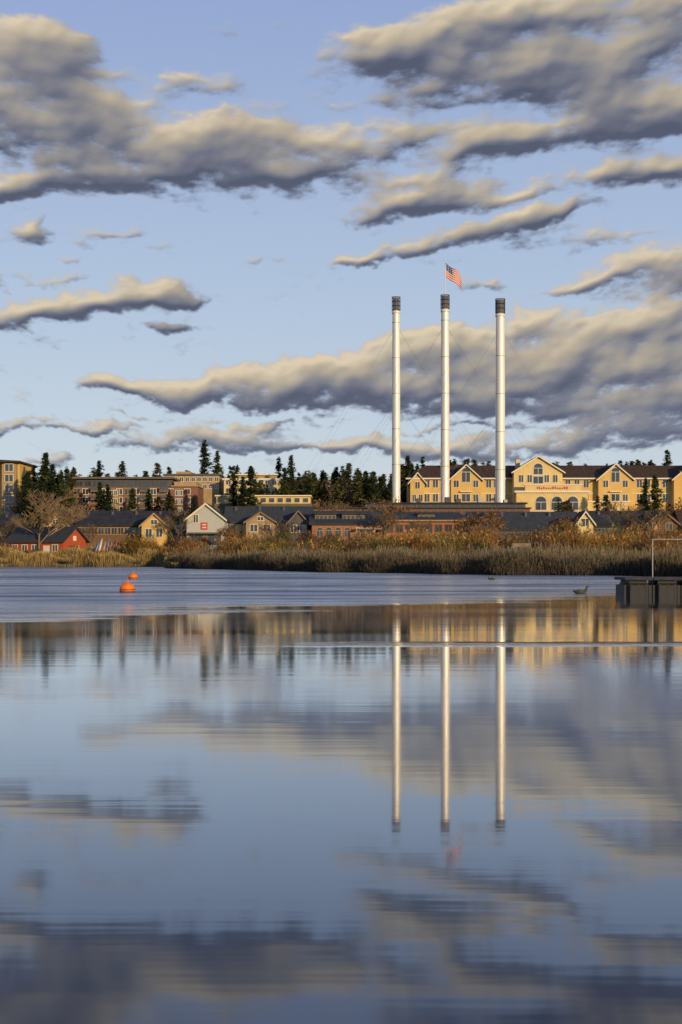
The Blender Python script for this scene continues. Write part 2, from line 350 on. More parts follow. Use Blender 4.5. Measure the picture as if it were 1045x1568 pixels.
b.box('walls',M_brick2,X(478),X(812),D,D+12,2.5,Z(779)); b.box('upper_walls',M_olive,X(560),X(806),D+1.2,D+11,Z(779)+.01,Z(771.5))
b.box('roof',M_roofd,X(558),X(809),D+.7,D+11.5,Z(771.5)+.01,Z(769))
b.box('eaves',M_roofg,X(476),X(814),D-.6,D+1.19,Z(779)+.01,Z(777))
b.box('low_roof',M_roofd,X(476),X(559.5),D+1.2,D+12.4,Z(779)+.01,Z(776))
for px in range(568,804,11): b.win(X(px),D+1.2,Z(776.3),1.0,.45,fr=M_dkgrey,mull=False)
for px in range(486,808,12): b.win(X(px),D,Z(792),1.1,1.3,fr=M_brown)
for px in (603,640,684,700,735,775): b.box('roof_units',M_grey if px%2 else M_dkgrey,X(px),X(px+R.randint(5,10)),D+3,D+6,Z(769)+.01,Z(769)+R.uniform(.6,1.3))
b.done()

# ---------------- shops along the river ----------------
def gz(px,D): return float(ground(WX(px,D),D))-.4
D=266; b=Bld('red_boathouse',(WX(80,D),D,gz(80,D)),math.radians(-24))
b.gable_side(-7.4,5.0,-3.6,3.6,0,3.5,5.9,M_red,M_roofg,oh=.6)
for x in (-5.8,-3.6,-1.4,3.2): b.win(x,-3.6,1.5,1.1,1.2)
b.box('door',M_white,.6,2.0,-3.7,-3.61,.3,2.6)
b.box('gable_door',M_brown,5.01,5.08,-1.2,1.2,.3,2.6); b.box('gable_trim',M_white,5.01,5.06,-.5,.5,3.5,4.4)
b.done()
kc=[(.04,.07,.22),(.38,.37,.34),(.36,.12,.04),(.07,.11,.24),(.34,.14,.05),(.28,.06,.05),(.33,.2,.07)]
rk=empty('kayak_rack',(WX(160,262),262,gz(160,262)+.3))
for i in range(7):
    x=-2.1+i*.72; k=lathe('kayak',[(0.01,0),(.14,.35),(.25,1.1),(.31,1.9),(.26,2.8),(.14,3.5),(.01,3.95)],mat('kayak_%d'%i,kc[i],.35,.05,spec=.5),12,rk,(x,0,0)); k.scale=(.85,.5,R.uniform(.8,1)); k.rotation_euler=(math.radians(-12),math.radians(16+R.uniform(-8,8)),0)
tube('rail',(-2.6,.5,1.9),(4.0,.5,1.9),.06,M_wood,rk)
for x in (-2.4,.6,3.8): tube('post',(x,.5,-.5),(x,.5,2.2),.07,M_wood,rk)
def gshop(name,c,w,pk,ev,D,wm,rm,wins=(),depth=10,trim=M_dtrim,oh=.5,fr=M_white):
    b=Bld(name); b.gable_front(WX(c-w/2,D),WX(c+w/2,D),D,D+depth,gz(c,D),WZ(ev,D),WZ(pk,D),wm,rm,oh=oh,trim=trim)
    for (px,py,ww,hh) in wins: b.win(WX(px,D),D,WZ(py,D),ww,hh,fr=fr)
    return b
def lshop(name,p0,p1,rg,ev,D,wm,rm,depth=9,step=11,wh=1.4,py=None,fr=M_tan):
    b=Bld(name); b.gable_side(WX(p0,D),WX(p1,D),D,D+depth,gz((p0+p1)/2,D),WZ(ev,D),WZ(rg,D),wm,rm,oh=.5)
    for px in np.arange(p0+7,p1-5,step): b.win(WX(px,D),D,WZ(py or ev+14,D),wh,1.3,fr=fr)
    for px in np.arange(p0+12,p1-8,37): b.box('roof_vent',M_dkgrey,WX(px,D),WX(px,D)+.5,D+depth*.35,D+depth*.35+.5,WZ(rg,D)-1.5,WZ(rg,D)+.1)
    return b
gshop('yellow_cottage',85,38,786,804,287,M_yel,M_roofb,[(78,818,1,1.3),(92,818,1,1.3),(85,802,1.1,.8)],trim=M_tan).done()
lshop('long_dark_shop',118,256,783,804,292,M_brown,M_roofd,step=10).done()
gshop('yellow_gabled_shop',236,38,787,804,286,M_yel,M_roofb,[(228,822,1.2,1.6),(244,822,1.2,1.6),(236,803,1.2,.9)],trim=M_tan).done()
b=gshop('white_gabled_store',315,58,772,795,280,M_grey,M_roofg,[(300,800,.9,1.5)],depth=12,trim=M_white)
D=280
b.box('sign',M_signred,WX(308,D),WX(318,D),D-.16,D-.01,WZ(811,D),WZ(800,D)); b.box('sign_lettering',M_white,WX(310,D),WX(316,D),D-.2,D-.161,WZ(804.3,D),WZ(802.8,D)); b.box('sign_lettering',M_white,WX(310,D),WX(316,D),D-.2,D-.161,WZ(808.6,D),WZ(807,D))
b.box('awning',M_dkgrey,WX(289,D),WX(341,D),D-1.6,D-.01,WZ(818,D),WZ(815.5,D))
for px in (296,306,324,334): b.win(WX(px,D),D,WZ(834,D),1.0,1.8,fr=M_dkgrey)
b.box('door',M_brown,WX(311.5,D),WX(318.5,D),D-.08,D-.01,gz(315,D)+.4,WZ(821,D)); b.done()
gshop('olive_annex',276,28,790,802,290,M_olive,M_roofd,[(274,815,1,1.3)]).done()
b=lshop('green_roofed_shops',346,476,776,799,289,M_brown,M_roofg,step=12)
for px in (360,372,430,450): b.box('shop_panels',M_tan if px%4 else M_yel2,WX(px,289),WX(px+7,289),288.8,288.99,gz(px,289),WZ(804,289))
b.done()
gshop('tan_gabled_shop',399,44,785,799,283.5,M_tan,M_roofg,[(389,814,1.4,1.4),(409,814,1.4,1.4),(399,797,1.2,.7)],depth=8).done()
gshop('blue_gabled_shop',457,30,783,800,286,M_dkgrey,M_roofd,[(450,815,1.2,1.4),(464,815,1.2,1.4)],depth=8).done()
D=282; b=Bld('brick_market_hall'); X=lambda p:WX(p,D); Z=lambda p:WZ(p,D)
b.gable_side(X(478),X(586),D,D+12,gz(530,D),Z(802),Z(783),M_brick,M_roofg,oh=.6)
for a,c in ((482,515),(524,560)):
    b.box('monitor',M_olive,X(a),X(c),D+1.8,D+5.5,Z(800),Z(787)); b.box('monitor_roof',M_roofg,X(a-2),X(c+2),D+1.2,D+6,Z(787)+.01,Z(785))
    for px in np.arange(a+4,c-2,6.4): b.win(X(px),D+1.8,Z(796),.62,.9,fr=M_tan,mull=False,t=.08)
for px in (490,504,518,532): b.win(X(px),D,Z(822),1.1,1.2,arch=True,fr=M_tan)
for px in (552,568): b.win(X(px),D,Z(822),1.6,1.7)
b.box('canopy',M_wood,X(545),X(588),D-2.5,D-.01,Z(811),Z(809.5))
for px in (546,560,574,587): b.box('canopy_posts',M_wood,X(px)-.1,X(px)+.1,D-2.4,D-2.2,gz(px,D),Z(811)-.01)
b.done()
D=290; b=Bld('brick_shop_row'); X=lambda p:WX(p,D); Z=lambda p:WZ(p,D)
b.box('walls',M_brick,X(588),X(722),D,D+10,gz(650,D),Z(797)); b.hip('roof',M_roofg,X(586),X(724),D-.8,D+10.5,Z(797)+.01,Z(783),2.5)
b.box('fascia',M_tan,X(586),X(724),D-.95,D-.81,Z(798.5),Z(796.2))
for px in range(597,718,15): b.win(X(px),D,Z(815),1.3,1.5,fr=M_brown)
b.box('dormer',M_dkgrey,X(640),X(668),D+1.5,D+5,Z(796),Z(787)); b.box('dormer_roof',M_roofd,X(638),X(670),D+1.1,D+5.4,Z(787)+.01,Z(785.5))
for px in (646,654,662): b.win(X(px),D+1.5,Z(793),.7,.6,mull=False,fr=M_tan,t=.08)
b.done()
lshop('metal_roofed_hall',722,888,784,811,288,M_olive,M_roofg,depth=12,step=13,fr=M_dtrim).done()
gshop('cream_gabled_shop',897,24,784,800,281,M_yel2,M_roofb,[(897,806,1.3,1.5)],depth=8,trim=M_white).done()
gshop('dark_gabled_hall',745,40,786,806,285,M_brown,M_roofd,[(745,806,1.6,1.0)],depth=8,trim=M_olive,fr=M_dtrim).done()
lshop('brown_roofed_shops',908,1010,783,805,290,M_brown,M_roofd,step=12,fr=M_dtrim).done()
gshop('timber_gabled_shop',1015,46,782,801,284,M_brown,M_roofd,[(1005,812,1.3,1.4),(1025,812,1.3,1.4)],depth=9,fr=M_tan).done()
lshop('brown_roofed_shops',1045,1180,782,803,292,M_brown,M_roofb,step=12).done()
lshop('riverside_shops',-120,20,788,806,292,M_brown,M_roofd,step=12).done()

# ---------------- vegetation ----------------
def conifer(h,w,n=150,col=(0.03,0.05,0.02)):
    w=w*1.35
    t=np.sort(R.uniform(.06,1,n)**.9); lob=1+.25*np.sin(t*R.uniform(9,16)+R.uniform(0,6))
    L=w*np.power(1-t,.7)*R.uniform(.5,1.15,n)*lob+.06*w
    L*=np.where(t<.2,t/.2*.5+.5,1); a=R.uniform(0,6.283,n)
    L*=1+.25*np.cos(a-R.uniform(0,6))
    k=8; tt=np.linspace(.1,1,k)[None]
    cx=(L[:,None]*tt*np.cos(a)[:,None]); cy=L[:,None]*tt*np.sin(a)[:,None]; cz=(t*h)[:,None]-.30*L[:,None]*tt+.14*L[:,None]*tt**2
    C=np.stack([cx,cy,cz],-1).reshape(-1,3); sz=(.045*w+.10*L)[:,None]*(1.2-.55*tt); sz=np.maximum(sz,.09).reshape(-1)
    C+=R.normal(0,.035*w,C.shape)
    C=np.repeat(C,2,0); sz=np.repeat(sz,2)
    off=R.normal(0,1,(len(C),3,3))*np.array([1,1,.6])*sz[:,None,None]
    V=(C[:,None]+off).reshape(-1,3); Fc=np.arange(len(V)).reshape(-1,3)
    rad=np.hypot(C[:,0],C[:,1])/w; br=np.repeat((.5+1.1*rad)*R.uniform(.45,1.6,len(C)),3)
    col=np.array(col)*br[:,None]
    m=6; an=np.arange(m)*6.283/m; rb=.018*h
    tv=np.concatenate([np.stack([rb*np.cos(an),rb*np.sin(an),0*an-.5],1),[[0,0,h*.97]]]); tf=np.array([[i,(i+1)%m,m] for i in range(m)])
    Fc=np.concatenate([Fc,tf+len(V)]); V=np.concatenate([V,tv]); col=np.concatenate([col,np.tile([[.07,.045,.03]],(m+1,1))])
    return V,Fc,col
def baretree(h,col=(.16,.11,.07),depth=5,spread=.55,leaf=None,twig=.02):
    V=[];Fc=[];C=[]
    def seg(p,q,r0,r1,c):
        d=q-p; d=d/(np.linalg.norm(d)+1e-9); u=np.cross(d,[.3,.5,.81]); u/=np.linalg.norm(u)+1e-9; w=np.cross(d,u); k=len(V)
        for P,r in ((p,r0),(q,r1)):
            for i in range(3):
                a=i*2.094; V.append(P+r*(u*math.cos(a)+w*math.sin(a))); C.append(c)
        for i in range(3):
            j=(i+1)%3; Fc.append((k+i,k+j,k+3+j)); Fc.append((k+i,k+3+j,k+3+i))
    def rec(p,d,L,r,dep):
        d=d/np.linalg.norm(d); q=p+d*L; c=np.array(col)*R.uniform(.7,1.3); seg(p,q,r,max(r*.65,twig),c)
        if dep==0:
            if leaf is not None:
                for _ in range(3):
                    k=len(V); c0=q+R.normal(0,.3,3)
                    for _ in range(3): V.append(c0+R.normal(0,.14,3)); C.append(np.array(leaf)*R.uniform(.6,1.4))
                    Fc.append((k,k+1,k+2))
            return
        for i in range(3 if dep<4 else 4):
            nd=d+R.normal(0,spread,3); nd[2]=abs(nd[2])*.6+.35
            rec(p+d*L*R.uniform(.55,1),nd,L*R.uniform(.6,.85),max(r*.6,twig),dep-1)
    rec(np.array([0,0,-.4]),np.array([R.normal(0,.06),R.normal(0,.06),1.]),h*.3,h*.018,depth)
    return np.array(V),np.array(Fc),np.array(C)
def merge(lst):
    Vs=[];Fs=[];Cs=[];k=0
    for V,Fc,C in lst: Vs.append(V);Fs.append(Fc+k);Cs.append(C);k+=len(V)
    return np.concatenate(Vs),np.concatenate(Fs),np.concatenate(Cs)
def inst(T,x,y,z,s=1,tint=1,wx=1):
    V,Fc,C=T; a=R.uniform(0,6.28); c,sn=math.cos(a),math.sin(a); sx=s*R.uniform(.85,1.15)*wx
    W=np.stack([(V[:,0]*c-V[:,1]*sn)*sx+x,(V[:,0]*sn+V[:,1]*c)*sx+y,V[:,2]*s+z],1); return W,Fc,C*tint
def blades(x,y,z,h,w,lean,cols):
    n=len(x); a=R.uniform(0,6.283,n); dx=np.cos(a)*w/2; dy=np.sin(a)*w/2*.4; lx=R.normal(0,1,n)*lean*h; ly=R.normal(0,1,n)*lean*h
    dx=np.where(np.abs(dx)<w*.25,w*.3,dx)
    V=np.stack([np.stack([x-dx,y-dy,z-.1],1),np.stack([x+dx,y+dy,z-.1],1),np.stack([x+lx+dx*.5,y+ly,z+h*.97],1),np.stack([x+lx-dx*.5,y+ly,z+h],1)],1).reshape(-1,3)
    Fc=np.arange(4*n).reshape(-1,4); C=np.repeat(cols,4,0)
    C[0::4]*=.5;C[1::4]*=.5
    return V,Fc,C
def pal(p,n):
    p=np.array(p); return p[R.randint(0,len(p),n)]*R.uniform(.6,1.35,(n,1))
N=60000; x=R.uniform(-29,75,N*2); s=R.exponential(9,N*2); y=shore(x)+s-.6
ok=(s<48)&(np.abs(x)<y*.30+4); x=x[ok][:N];y=y[ok][:N];s=s[ok][:N]
clump=.6+.4*np.sin(x*.55+np.sin(y*.35)*2)*np.sin(y*.4+x*.19)+.15*np.sin(x*2.3+y)
hh=(.5+1.2*clump)*R.uniform(.55,1.2,len(x))*np.clip(.35+s/4,.35,1.15)
tone=(.65+.6*clump)[:,None]*np.clip(.6+s/14,.6,1.35)[:,None]  # reeds nearer the water coloured darker, standing in for shade on the lower bank
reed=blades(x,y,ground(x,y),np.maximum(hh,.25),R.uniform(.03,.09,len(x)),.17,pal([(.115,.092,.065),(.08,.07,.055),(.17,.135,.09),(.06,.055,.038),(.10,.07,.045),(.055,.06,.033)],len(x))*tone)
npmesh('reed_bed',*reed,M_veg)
N=26000; x=R.uniform(-85,-24,N); s=R.exponential(7,N); y=shore(x)+s-.5
hh=(1.1+.8*np.sin(x*.8+y*.5)*np.sin(x*.23))*R.uniform(.6,1.2,N)
npmesh('golden_reeds',*blades(x,y,ground(x,y),np.maximum(hh,.4),R.uniform(.05,.14,N),.12,pal([(.38,.25,.08),(.32,.21,.075),(.22,.17,.06),(.12,.11,.04),(.36,.26,.13)],N)),M_veg)
N=30000; y=R.uniform(150,300,N); x=R.uniform(-.28,.30,N)*y; ok=(y-shore(x))>20; x=x[ok];y=y[ok]
npmesh('meadow_grass',*blades(x,y,ground(x,y),R.uniform(.3,.9,len(x)),R.uniform(.08,.2,len(x)),.15,pal([(.15,.115,.045),(.095,.09,.03),(.20,.14,.06),(.07,.065,.03)],len(x))),M_veg)
def shrub(cx,cy,h,w,cols,n=170,flk=160):
    z0=float(ground(cx,cy)); a=R.uniform(0,6.283,n); r=np.sqrt(R.uniform(0,1,n))*w*.5; L=h*R.uniform(.5,1.05,n)*(1-.35*(r/(w*.5))**2)
    bx=cx+r*.45*np.cos(a);by=cy+r*.45*np.sin(a); tx=cx+r*1.1*np.cos(a)+R.normal(0,.12,n);ty=cy+r*1.1*np.sin(a); wd=R.uniform(.025,.06,n)
    z=np.full(n,z0)
    c=pal(cols,n)
    V=np.stack([np.stack([bx-wd,by,z-.1],1),np.stack([bx+wd,by,z-.1],1),np.stack([tx,ty,z+L],1)],1).reshape(-1,3)
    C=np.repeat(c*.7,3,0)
    t=R.uniform(.3,1,flk); k=R.randint(0,n,flk)
    c0=np.stack([bx[k]+(tx-bx)[k]*t,by[k]+(ty-by)[k]*t,z0+L[k]*t],1)+R.normal(0,.08*w*.5,(flk,3))
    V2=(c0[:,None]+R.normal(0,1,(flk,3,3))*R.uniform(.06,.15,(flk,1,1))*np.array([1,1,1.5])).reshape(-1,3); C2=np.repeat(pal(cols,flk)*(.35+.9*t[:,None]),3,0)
    V=np.concatenate([V,V2]); return V,np.arange(len(V)).reshape(-1,3),np.concatenate([C,C2])
PO=[(.28,.135,.036),(.21,.10,.035),(.32,.175,.05),(.14,.08,.03)]
PG=[(.07,.082,.02),(.10,.10,.028),(.05,.06,.02)]
PB=[(.105,.068,.04),(.14,.09,.05),(.07,.052,.037)]
PY=[(.27,.195,.06),(.22,.16,.05),(.17,.13,.045)]
L1=[]
for i in range(540):
    px=R.uniform(-20,1100); t=R.uniform(0,1)
    D0=252+R.uniform(0,14) if px<265 else float(np.interp(px,[265,500,750,1045,1100],[232,190,168,160,158]))+t*80
    x=WX(px,D0)
    if D0-shore(x)<(4 if px<265 else 14): continue
    if 30<px<145 and D0<266 and R.rand()<.75: continue
    if 148<px<186 or 288<px<342: continue
    P=[PO,PG,PB,PY][R.choice(4,p=[.30,.18,.38,.14])]
    if px<265: hgt=R.uniform(1.2,2.8)
    elif px<600: hgt=R.uniform(1.4,4.0)
    else: hgt=R.uniform(1.8,4.6)
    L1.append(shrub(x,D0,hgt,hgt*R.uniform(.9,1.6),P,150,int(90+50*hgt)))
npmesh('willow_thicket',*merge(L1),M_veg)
def single(name,T,x,y,s=1,tint=1):
    z=float(ground(x,y)); V,Fc,C=inst(T,0,0,0,s,tint); o=npmesh(name,V,Fc,C,M_veg); o.location=(x,y,z); return o
for px,D0,h,w,P in ((205,258,4.8,5.6,PG+PO),(228,262,3.6,3.6,PO),(430,262,4.2,4,PG),(470,258,4.2,4,PB),(560,255,4.4,5,PO),(570,248,3.4,4,PY),(690,235,5.2,8,PB),(735,225,5.4,5,PB+PO),(790,230,4.8,7,PB),(835,240,5.0,6,PB),(880,235,4.6,6,PB+PG),(945,245,6.0,7,PG+PY),(985,240,5.2,6,PG+PO),(1030,235,5.4,6,PG),(300,262,2.4,4,PO),(650,262,3.8,4,PO),(610,255,3.8,4,PO),(355,262,3.4,4,PB),(385,258,3.4,4,PO),(505,262,3.6,4,PB),(265,268,4,4,PB)):
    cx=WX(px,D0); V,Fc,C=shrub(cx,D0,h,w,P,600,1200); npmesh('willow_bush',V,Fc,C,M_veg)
G1=(.038,.052,.020);G2=(.065,.070,.026);G3=(.025,.037,.018)
def pine(px,top,D0,w,col=G1,n=210):
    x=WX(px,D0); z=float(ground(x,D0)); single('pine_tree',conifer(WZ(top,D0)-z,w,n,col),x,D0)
for a in ((70,694,318,2.9,G1),(52,712,322,2.4,G2),(102,716,326,2.2,G1),(88,728,316,2.4,G3),(42,726,318,2.2,G3),(80,712,330,2.8,G3),(313,674,420,3.6,G3),(333,690,430,3.4,G2),(358,714,318,2.5,G1),(384,718,316,2.8,G1),(372,730,314,2.2,G3),
          (446,695,385,2.9,G1),(427,700,392,2.5,G3),(436,716,380,2.4,G1),(534,710,380,3.0,G2),(515,716,385,2.6,G3),(560,722,380,2.8,G1),(572,722,384,2.5,G2),(494,722,376,2.6,G3),(153,738,330,2.2,G1),(165,742,328,2.2,G3),(203,748,326,2.2,G2),(228,750,328,2.2,G1),
          (625,698,412,3.4,G1),(648,700,420,3.2,G3),(1022,688,430,3.8,G1),(1003,728,352,2.6,G2),(989,732,350,2.4,G1),(152,706,420,3,G3),(188,706,425,3,G1),(600,724,372,2.6,G1),(588,726,380,2.4,G2)): pine(*a)
temps=[conifer(18,R.uniform(2.6,3.8),110,c) for c in (G1,G2,G3,(.08,.065,.03),G1)]
tb=[baretree(14,c,4,.55,lf,.05) for c,lf in (((.24,.15,.08),(.22,.12,.055)),((.27,.18,.09),(.26,.17,.07)),((.18,.12,.075),None))]
L1=[]
def forest(px,D0,top,pc=.68):
    x=WX(px,D0); z=float(ground(x,D0)); h=max(WZ(top,D0)-z,4)
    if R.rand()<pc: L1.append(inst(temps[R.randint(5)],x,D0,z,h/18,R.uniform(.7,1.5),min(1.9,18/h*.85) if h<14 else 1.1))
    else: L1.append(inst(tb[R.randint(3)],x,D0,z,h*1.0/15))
for i in range(300):
    px=R.uniform(-120,1170)
    if px>605: forest(px,R.uniform(402,480),711+5*math.sin(px*.05)+R.uniform(-6,10),.9)
    else: forest(px,R.uniform(402,480),722+6*math.sin(px*.045)+5*math.sin(px*.17)+R.uniform(-8,16),.65)
for i in range(120): forest(R.uniform(438,606),R.uniform(345,385),730+7*math.sin(i)+R.uniform(-8,22),.5)
for i in range(26): forest(R.uniform(338,440),R.uniform(340,352),738+R.uniform(-6,18),.5)
for i in range(34): forest(R.uniform(34,118),R.uniform(308,324),732+R.uniform(-12,36),.5)
for i in range(22): forest(R.uniform(118,300),R.uniform(310,324),765+R.uniform(-14,14),.4)
for i in range(14): forest(R.uniform(620,1040),R.uniform(345,358),766+R.uniform(-10,8),.5)
npmesh('distant_forest',*merge(L1),M_veg)
L1=[inst(temps[R.randint(5)],x,y,float(ground(x,y)),R.uniform(.35,.8),1,1.4) for x,y in zip(R.uniform(-420,420,260),R.uniform(480,640,260))]
npmesh('distant_forest',*merge(L1),M_veg)
def bt(px,top,D0,col,leaf=None,depth=5,sp=.5,tw=.03):
    x=WX(px,D0); z=float(ground(x,D0)); T=baretree(10,col,depth,sp,leaf,tw); s=(WZ(top,D0)-z)/T[0][:,2].max(); single('bare_tree',T,x,D0,s)
bt(60,740,262,(.24,.17,.10),None,6,.5,.016)
for px,top,D0 in ((20,790,272),(268,790,272),(272,775,296),(440,790,268),(503,768,300),(586,770,278),(735,778,262),(745,790,250),(640,790,262),(950,772,262),(1000,775,258),(870,785,266),(345,800,270),(1038,760,300),(965,765,300),(520,765,330),(460,735,360),(478,728,372),(505,730,365),(548,732,366),(612,760,300),(140,800,272),(415,795,270)):
    bt(px,top,D0,(.19,.12,.07) if px%2 else (.15,.11,.07),(.18,.10,.045) if px%3==0 else None,5,.5,.024)

# ---------------- dock ----------------
D=58; dk=empty('floating_dock',(0,0,0))
M_float=mat('black_float',(0.016,0.017,0.021),.6,.2,3); M_deck=mat('dock_deck',(.035,.035,.04),.8,.3,3); M_galv=mat('galvanised',(.26,.25,.24),.5,.1,metal=.6)
def bevbox(name,x0,x1,y0,y1,z0,z1,m,bev,parent):
    me=bpy.data.meshes.new(name); bm=bmesh.new(); bmesh.ops.create_cube(bm,size=1)
    for v in bm.verts: v.co=((x0+x1)/2+v.co.x*(x1-x0),(y0+y1)/2+v.co.y*(y1-y0),(z0+z1)/2+v.co.z*(z1-z0))
    bmesh.ops.bevel(bm,geom=bm.edges[:],offset=bev,segments=3,affect='EDGES'); bm.to_mesh(me); bm.free(); me.materials.append(m)
    o=link(bpy.data.objects.new(name,me)); o.parent=parent; return o
x=WX(958,D)
for i in range(7):
    bevbox('float',x,x+1.13,D,D+2.2,-.25,.60,M_float,.2,dk)
    for k in range(3): bevbox('rib',x+.22+k*.3,x+.29+k*.3,D-.012,D+.02,.08,.44,M_float,.01,dk)
    bevbox('deck_panel',x-.03,x+1.14,D-.05,D+2.25,.605,.72,M_deck,.03,dk); x+=1.17
px0=WX(1004,D)
tube('post',(px0,D+.5,.2),(px0,D+.5,2.28),.026,M_galv,dk,8); tube('top_rail',(px0,D+.5,2.28),(px0+3.4,D+.5,2.28),.026,M_galv,dk,8); tube('post',(px0+3.4,D+.5,.2),(px0+3.4,D+.5,2.28),.026,M_galv,dk,8)

# ---------------- buoys ----------------
M_or=mat('orange_plastic',(.66,.16,.012),.5,.15,4,spec=.3)
for px,py in ((195,907),(204,887)):
    D0=H0*F/(py-855); e=empty('buoy',(WX(px,D0),D0,0))
    lathe('body',[(.02,-.18),(.2,-.15),(.30,-.05),(.325,.06),(.325,.2),(.29,.3),(.2,.38),(.1,.42),(.07,.43),(.07,.49),(.001,.5)],M_or,32,e)
    lathe('seam_ring',[(.325,.09),(.345,.1),(.345,.15),(.325,.16)],mat('buoy_ring',(.34,.06,.01),.5,.05),32,e)
    lathe('waterline_band',[(.328,-.05),(.334,-.04),(.334,.05),(.328,.06)],mat('buoy_scum',(.10,.05,.03),.7,.2),32,e)
    t=lathe('lifting_eye',[(.045,-.012),(.07,-.012),(.07,.012),(.045,.012),(.045,-.012)],M_galv,14,e,(0,0,.52)); t.rotation_euler=(math.pi/2,0,0)

# ---------------- waterfowl ----------------
M_duck=mat('duck_plumage',(.05,.038,.028),.8,.4,12); M_dh=mat('duck_head',(.02,.03,.02),.5,.1); M_bill=mat('duck_bill',(.25,.18,.05),.5,.1)
def duck(px,py,s=1,face=1,up=1):
    D0=H0*F/(py-855); e=empty('duck',(WX(px,D0),D0,0),0 if face>0 else math.pi); e.scale=(s,s,s)
    pts=[(0,0,.06),(-.13,0,.06),(-.24,0,.10),(-.30,0,.13),(.12,0,.06),(.18,0,.12),(.205,0,.20*up),(.225,0,.27*up),(.26,0,.275*up)]
    rad=[.105,.09,.05,.015,.09,.055,.034,.045,.03]
    ed=[(0,1),(1,2),(2,3),(0,4),(4,5),(5,6),(6,7),(7,8)]
    me=bpy.data.meshes.new('body'); me.from_pydata(pts,ed,[]); o=link(bpy.data.objects.new('body',me)); o.parent=e
    sk=o.modifiers.new('s','SKIN'); 
    for v,r in zip(me.skin_vertices[0].data,rad): v.radius=(r,r)
    me.skin_vertices[0].data[0].use_root=True
    o.modifiers.new('ss','SUBSURF').levels=2; o.modifiers['ss'].render_levels=2
    me.materials.append(M_duck)
    bl=lathe('bill',[(.022,0),(.02,.04),(.012,.075),(.001,.08)],M_bill,10,e,(.27,0,.268*up)); bl.rotation_euler=(0,math.radians(97),0); bl.scale=(.6,1,1)
    for sgn in (-1,1):
        w=lathe('wing',[(.001,-.2),(.04,-.14),(.065,0),(.05,.1),(.001,.15)],M_dh,12,e,(-.05,sgn*.075,.10)); w.rotation_euler=(0,math.radians(85),0); w.scale=(1,.35,1)
duck(890,909.5,1.15,1); duck(753,888,1,-1,.8); duck(662,877.5,1,1,.8); duck(648,877,.9,-1,.8); duck(560,874.5,1,1); duck(392,872.8,1,-1); duck(362,872.5,1,1)

D=165; zz=float(ground(WX(800,D),D)); bn=empty('wooden_bench',(WX(800,D),D,zz+.55))
for k in range(3): bevbox('seat_slat',-1.1,1.1,-.25+k*.17,-.11+k*.17,.42,.46,M_wood,.01,bn)
for k in range(3): bevbox('back_slat',-1.1,1.1,.3,.34,.56+k*.16,.69+k*.16,M_wood,.01,bn)
for sx in (-.95,.95): bevbox('leg',sx-.05,sx+.05,-.22,-.12,-.8,.41,M_wood,.01,bn); bevbox('back_leg',sx-.05,sx+.05,.345,.42,-.8,1.02,M_wood,.01,bn)

# ---------------- clouds (a cloud deck far beyond the town) ----------------
def grad_noise(x,y,seed):
    rs=np.random.RandomState(seed); T=256; ang=rs.uniform(0,2*np.pi,(T,T)); gx=np.cos(ang);gy=np.sin(ang)
    xi=np.floor(x).astype(int);yi=np.floor(y).astype(int);xf=x-xi;yf=y-yi
    u=xf**3*(xf*(xf*6-15)+10);v=yf**3*(yf*(yf*6-15)+10)
    def g(ix,iy,dx,dy): a=ix%T;b=iy%T; return gx[a,b]*dx+gy[a,b]*dy
    n00=g(xi,yi,xf,yf);n10=g(xi+1,yi,xf-1,yf);n01=g(xi,yi+1,xf,yf-1);n11=g(xi+1,yi+1,xf-1,yf-1)
    return (n00*(1-u)+n10*u)*(1-v)+(n01*(1-u)+n11*u)*v
def fbm(x,y,seed,oct=7,gain=.55,billow=False):
    s=0;a=1;t=0
    for o in range(oct):
        nn=grad_noise(x*2**o+o*17.3,y*2**o+o*9.1,seed+o)
        if billow: nn=.35-np.abs(nn)*1.6
        s=s+a*nn;t+=a;a*=gain
    return s/t*1.6
A=np.unique(np.concatenate([-np.geomspace(.30,1.4,70),np.linspace(-.30,.30,800),np.geomspace(.30,1.4,70)]))
E_=np.unique(np.concatenate([np.linspace(-.02,.42,580),np.geomspace(.42,1.6,50)]))
AZ,EL=np.meshgrid(A,E_)
sc_=1/(EL+.17); u0=AZ*sc_; v0=-np.log(EL+.17)*1.55
wx=fbm(u0*6,v0*6,11,5,.6)*.030; wy=fbm(u0*6+7,v0*6+3,23,5,.6)*.016
PX=(AZ+wx)*F+522.5; PY=855-(EL+wy)*F
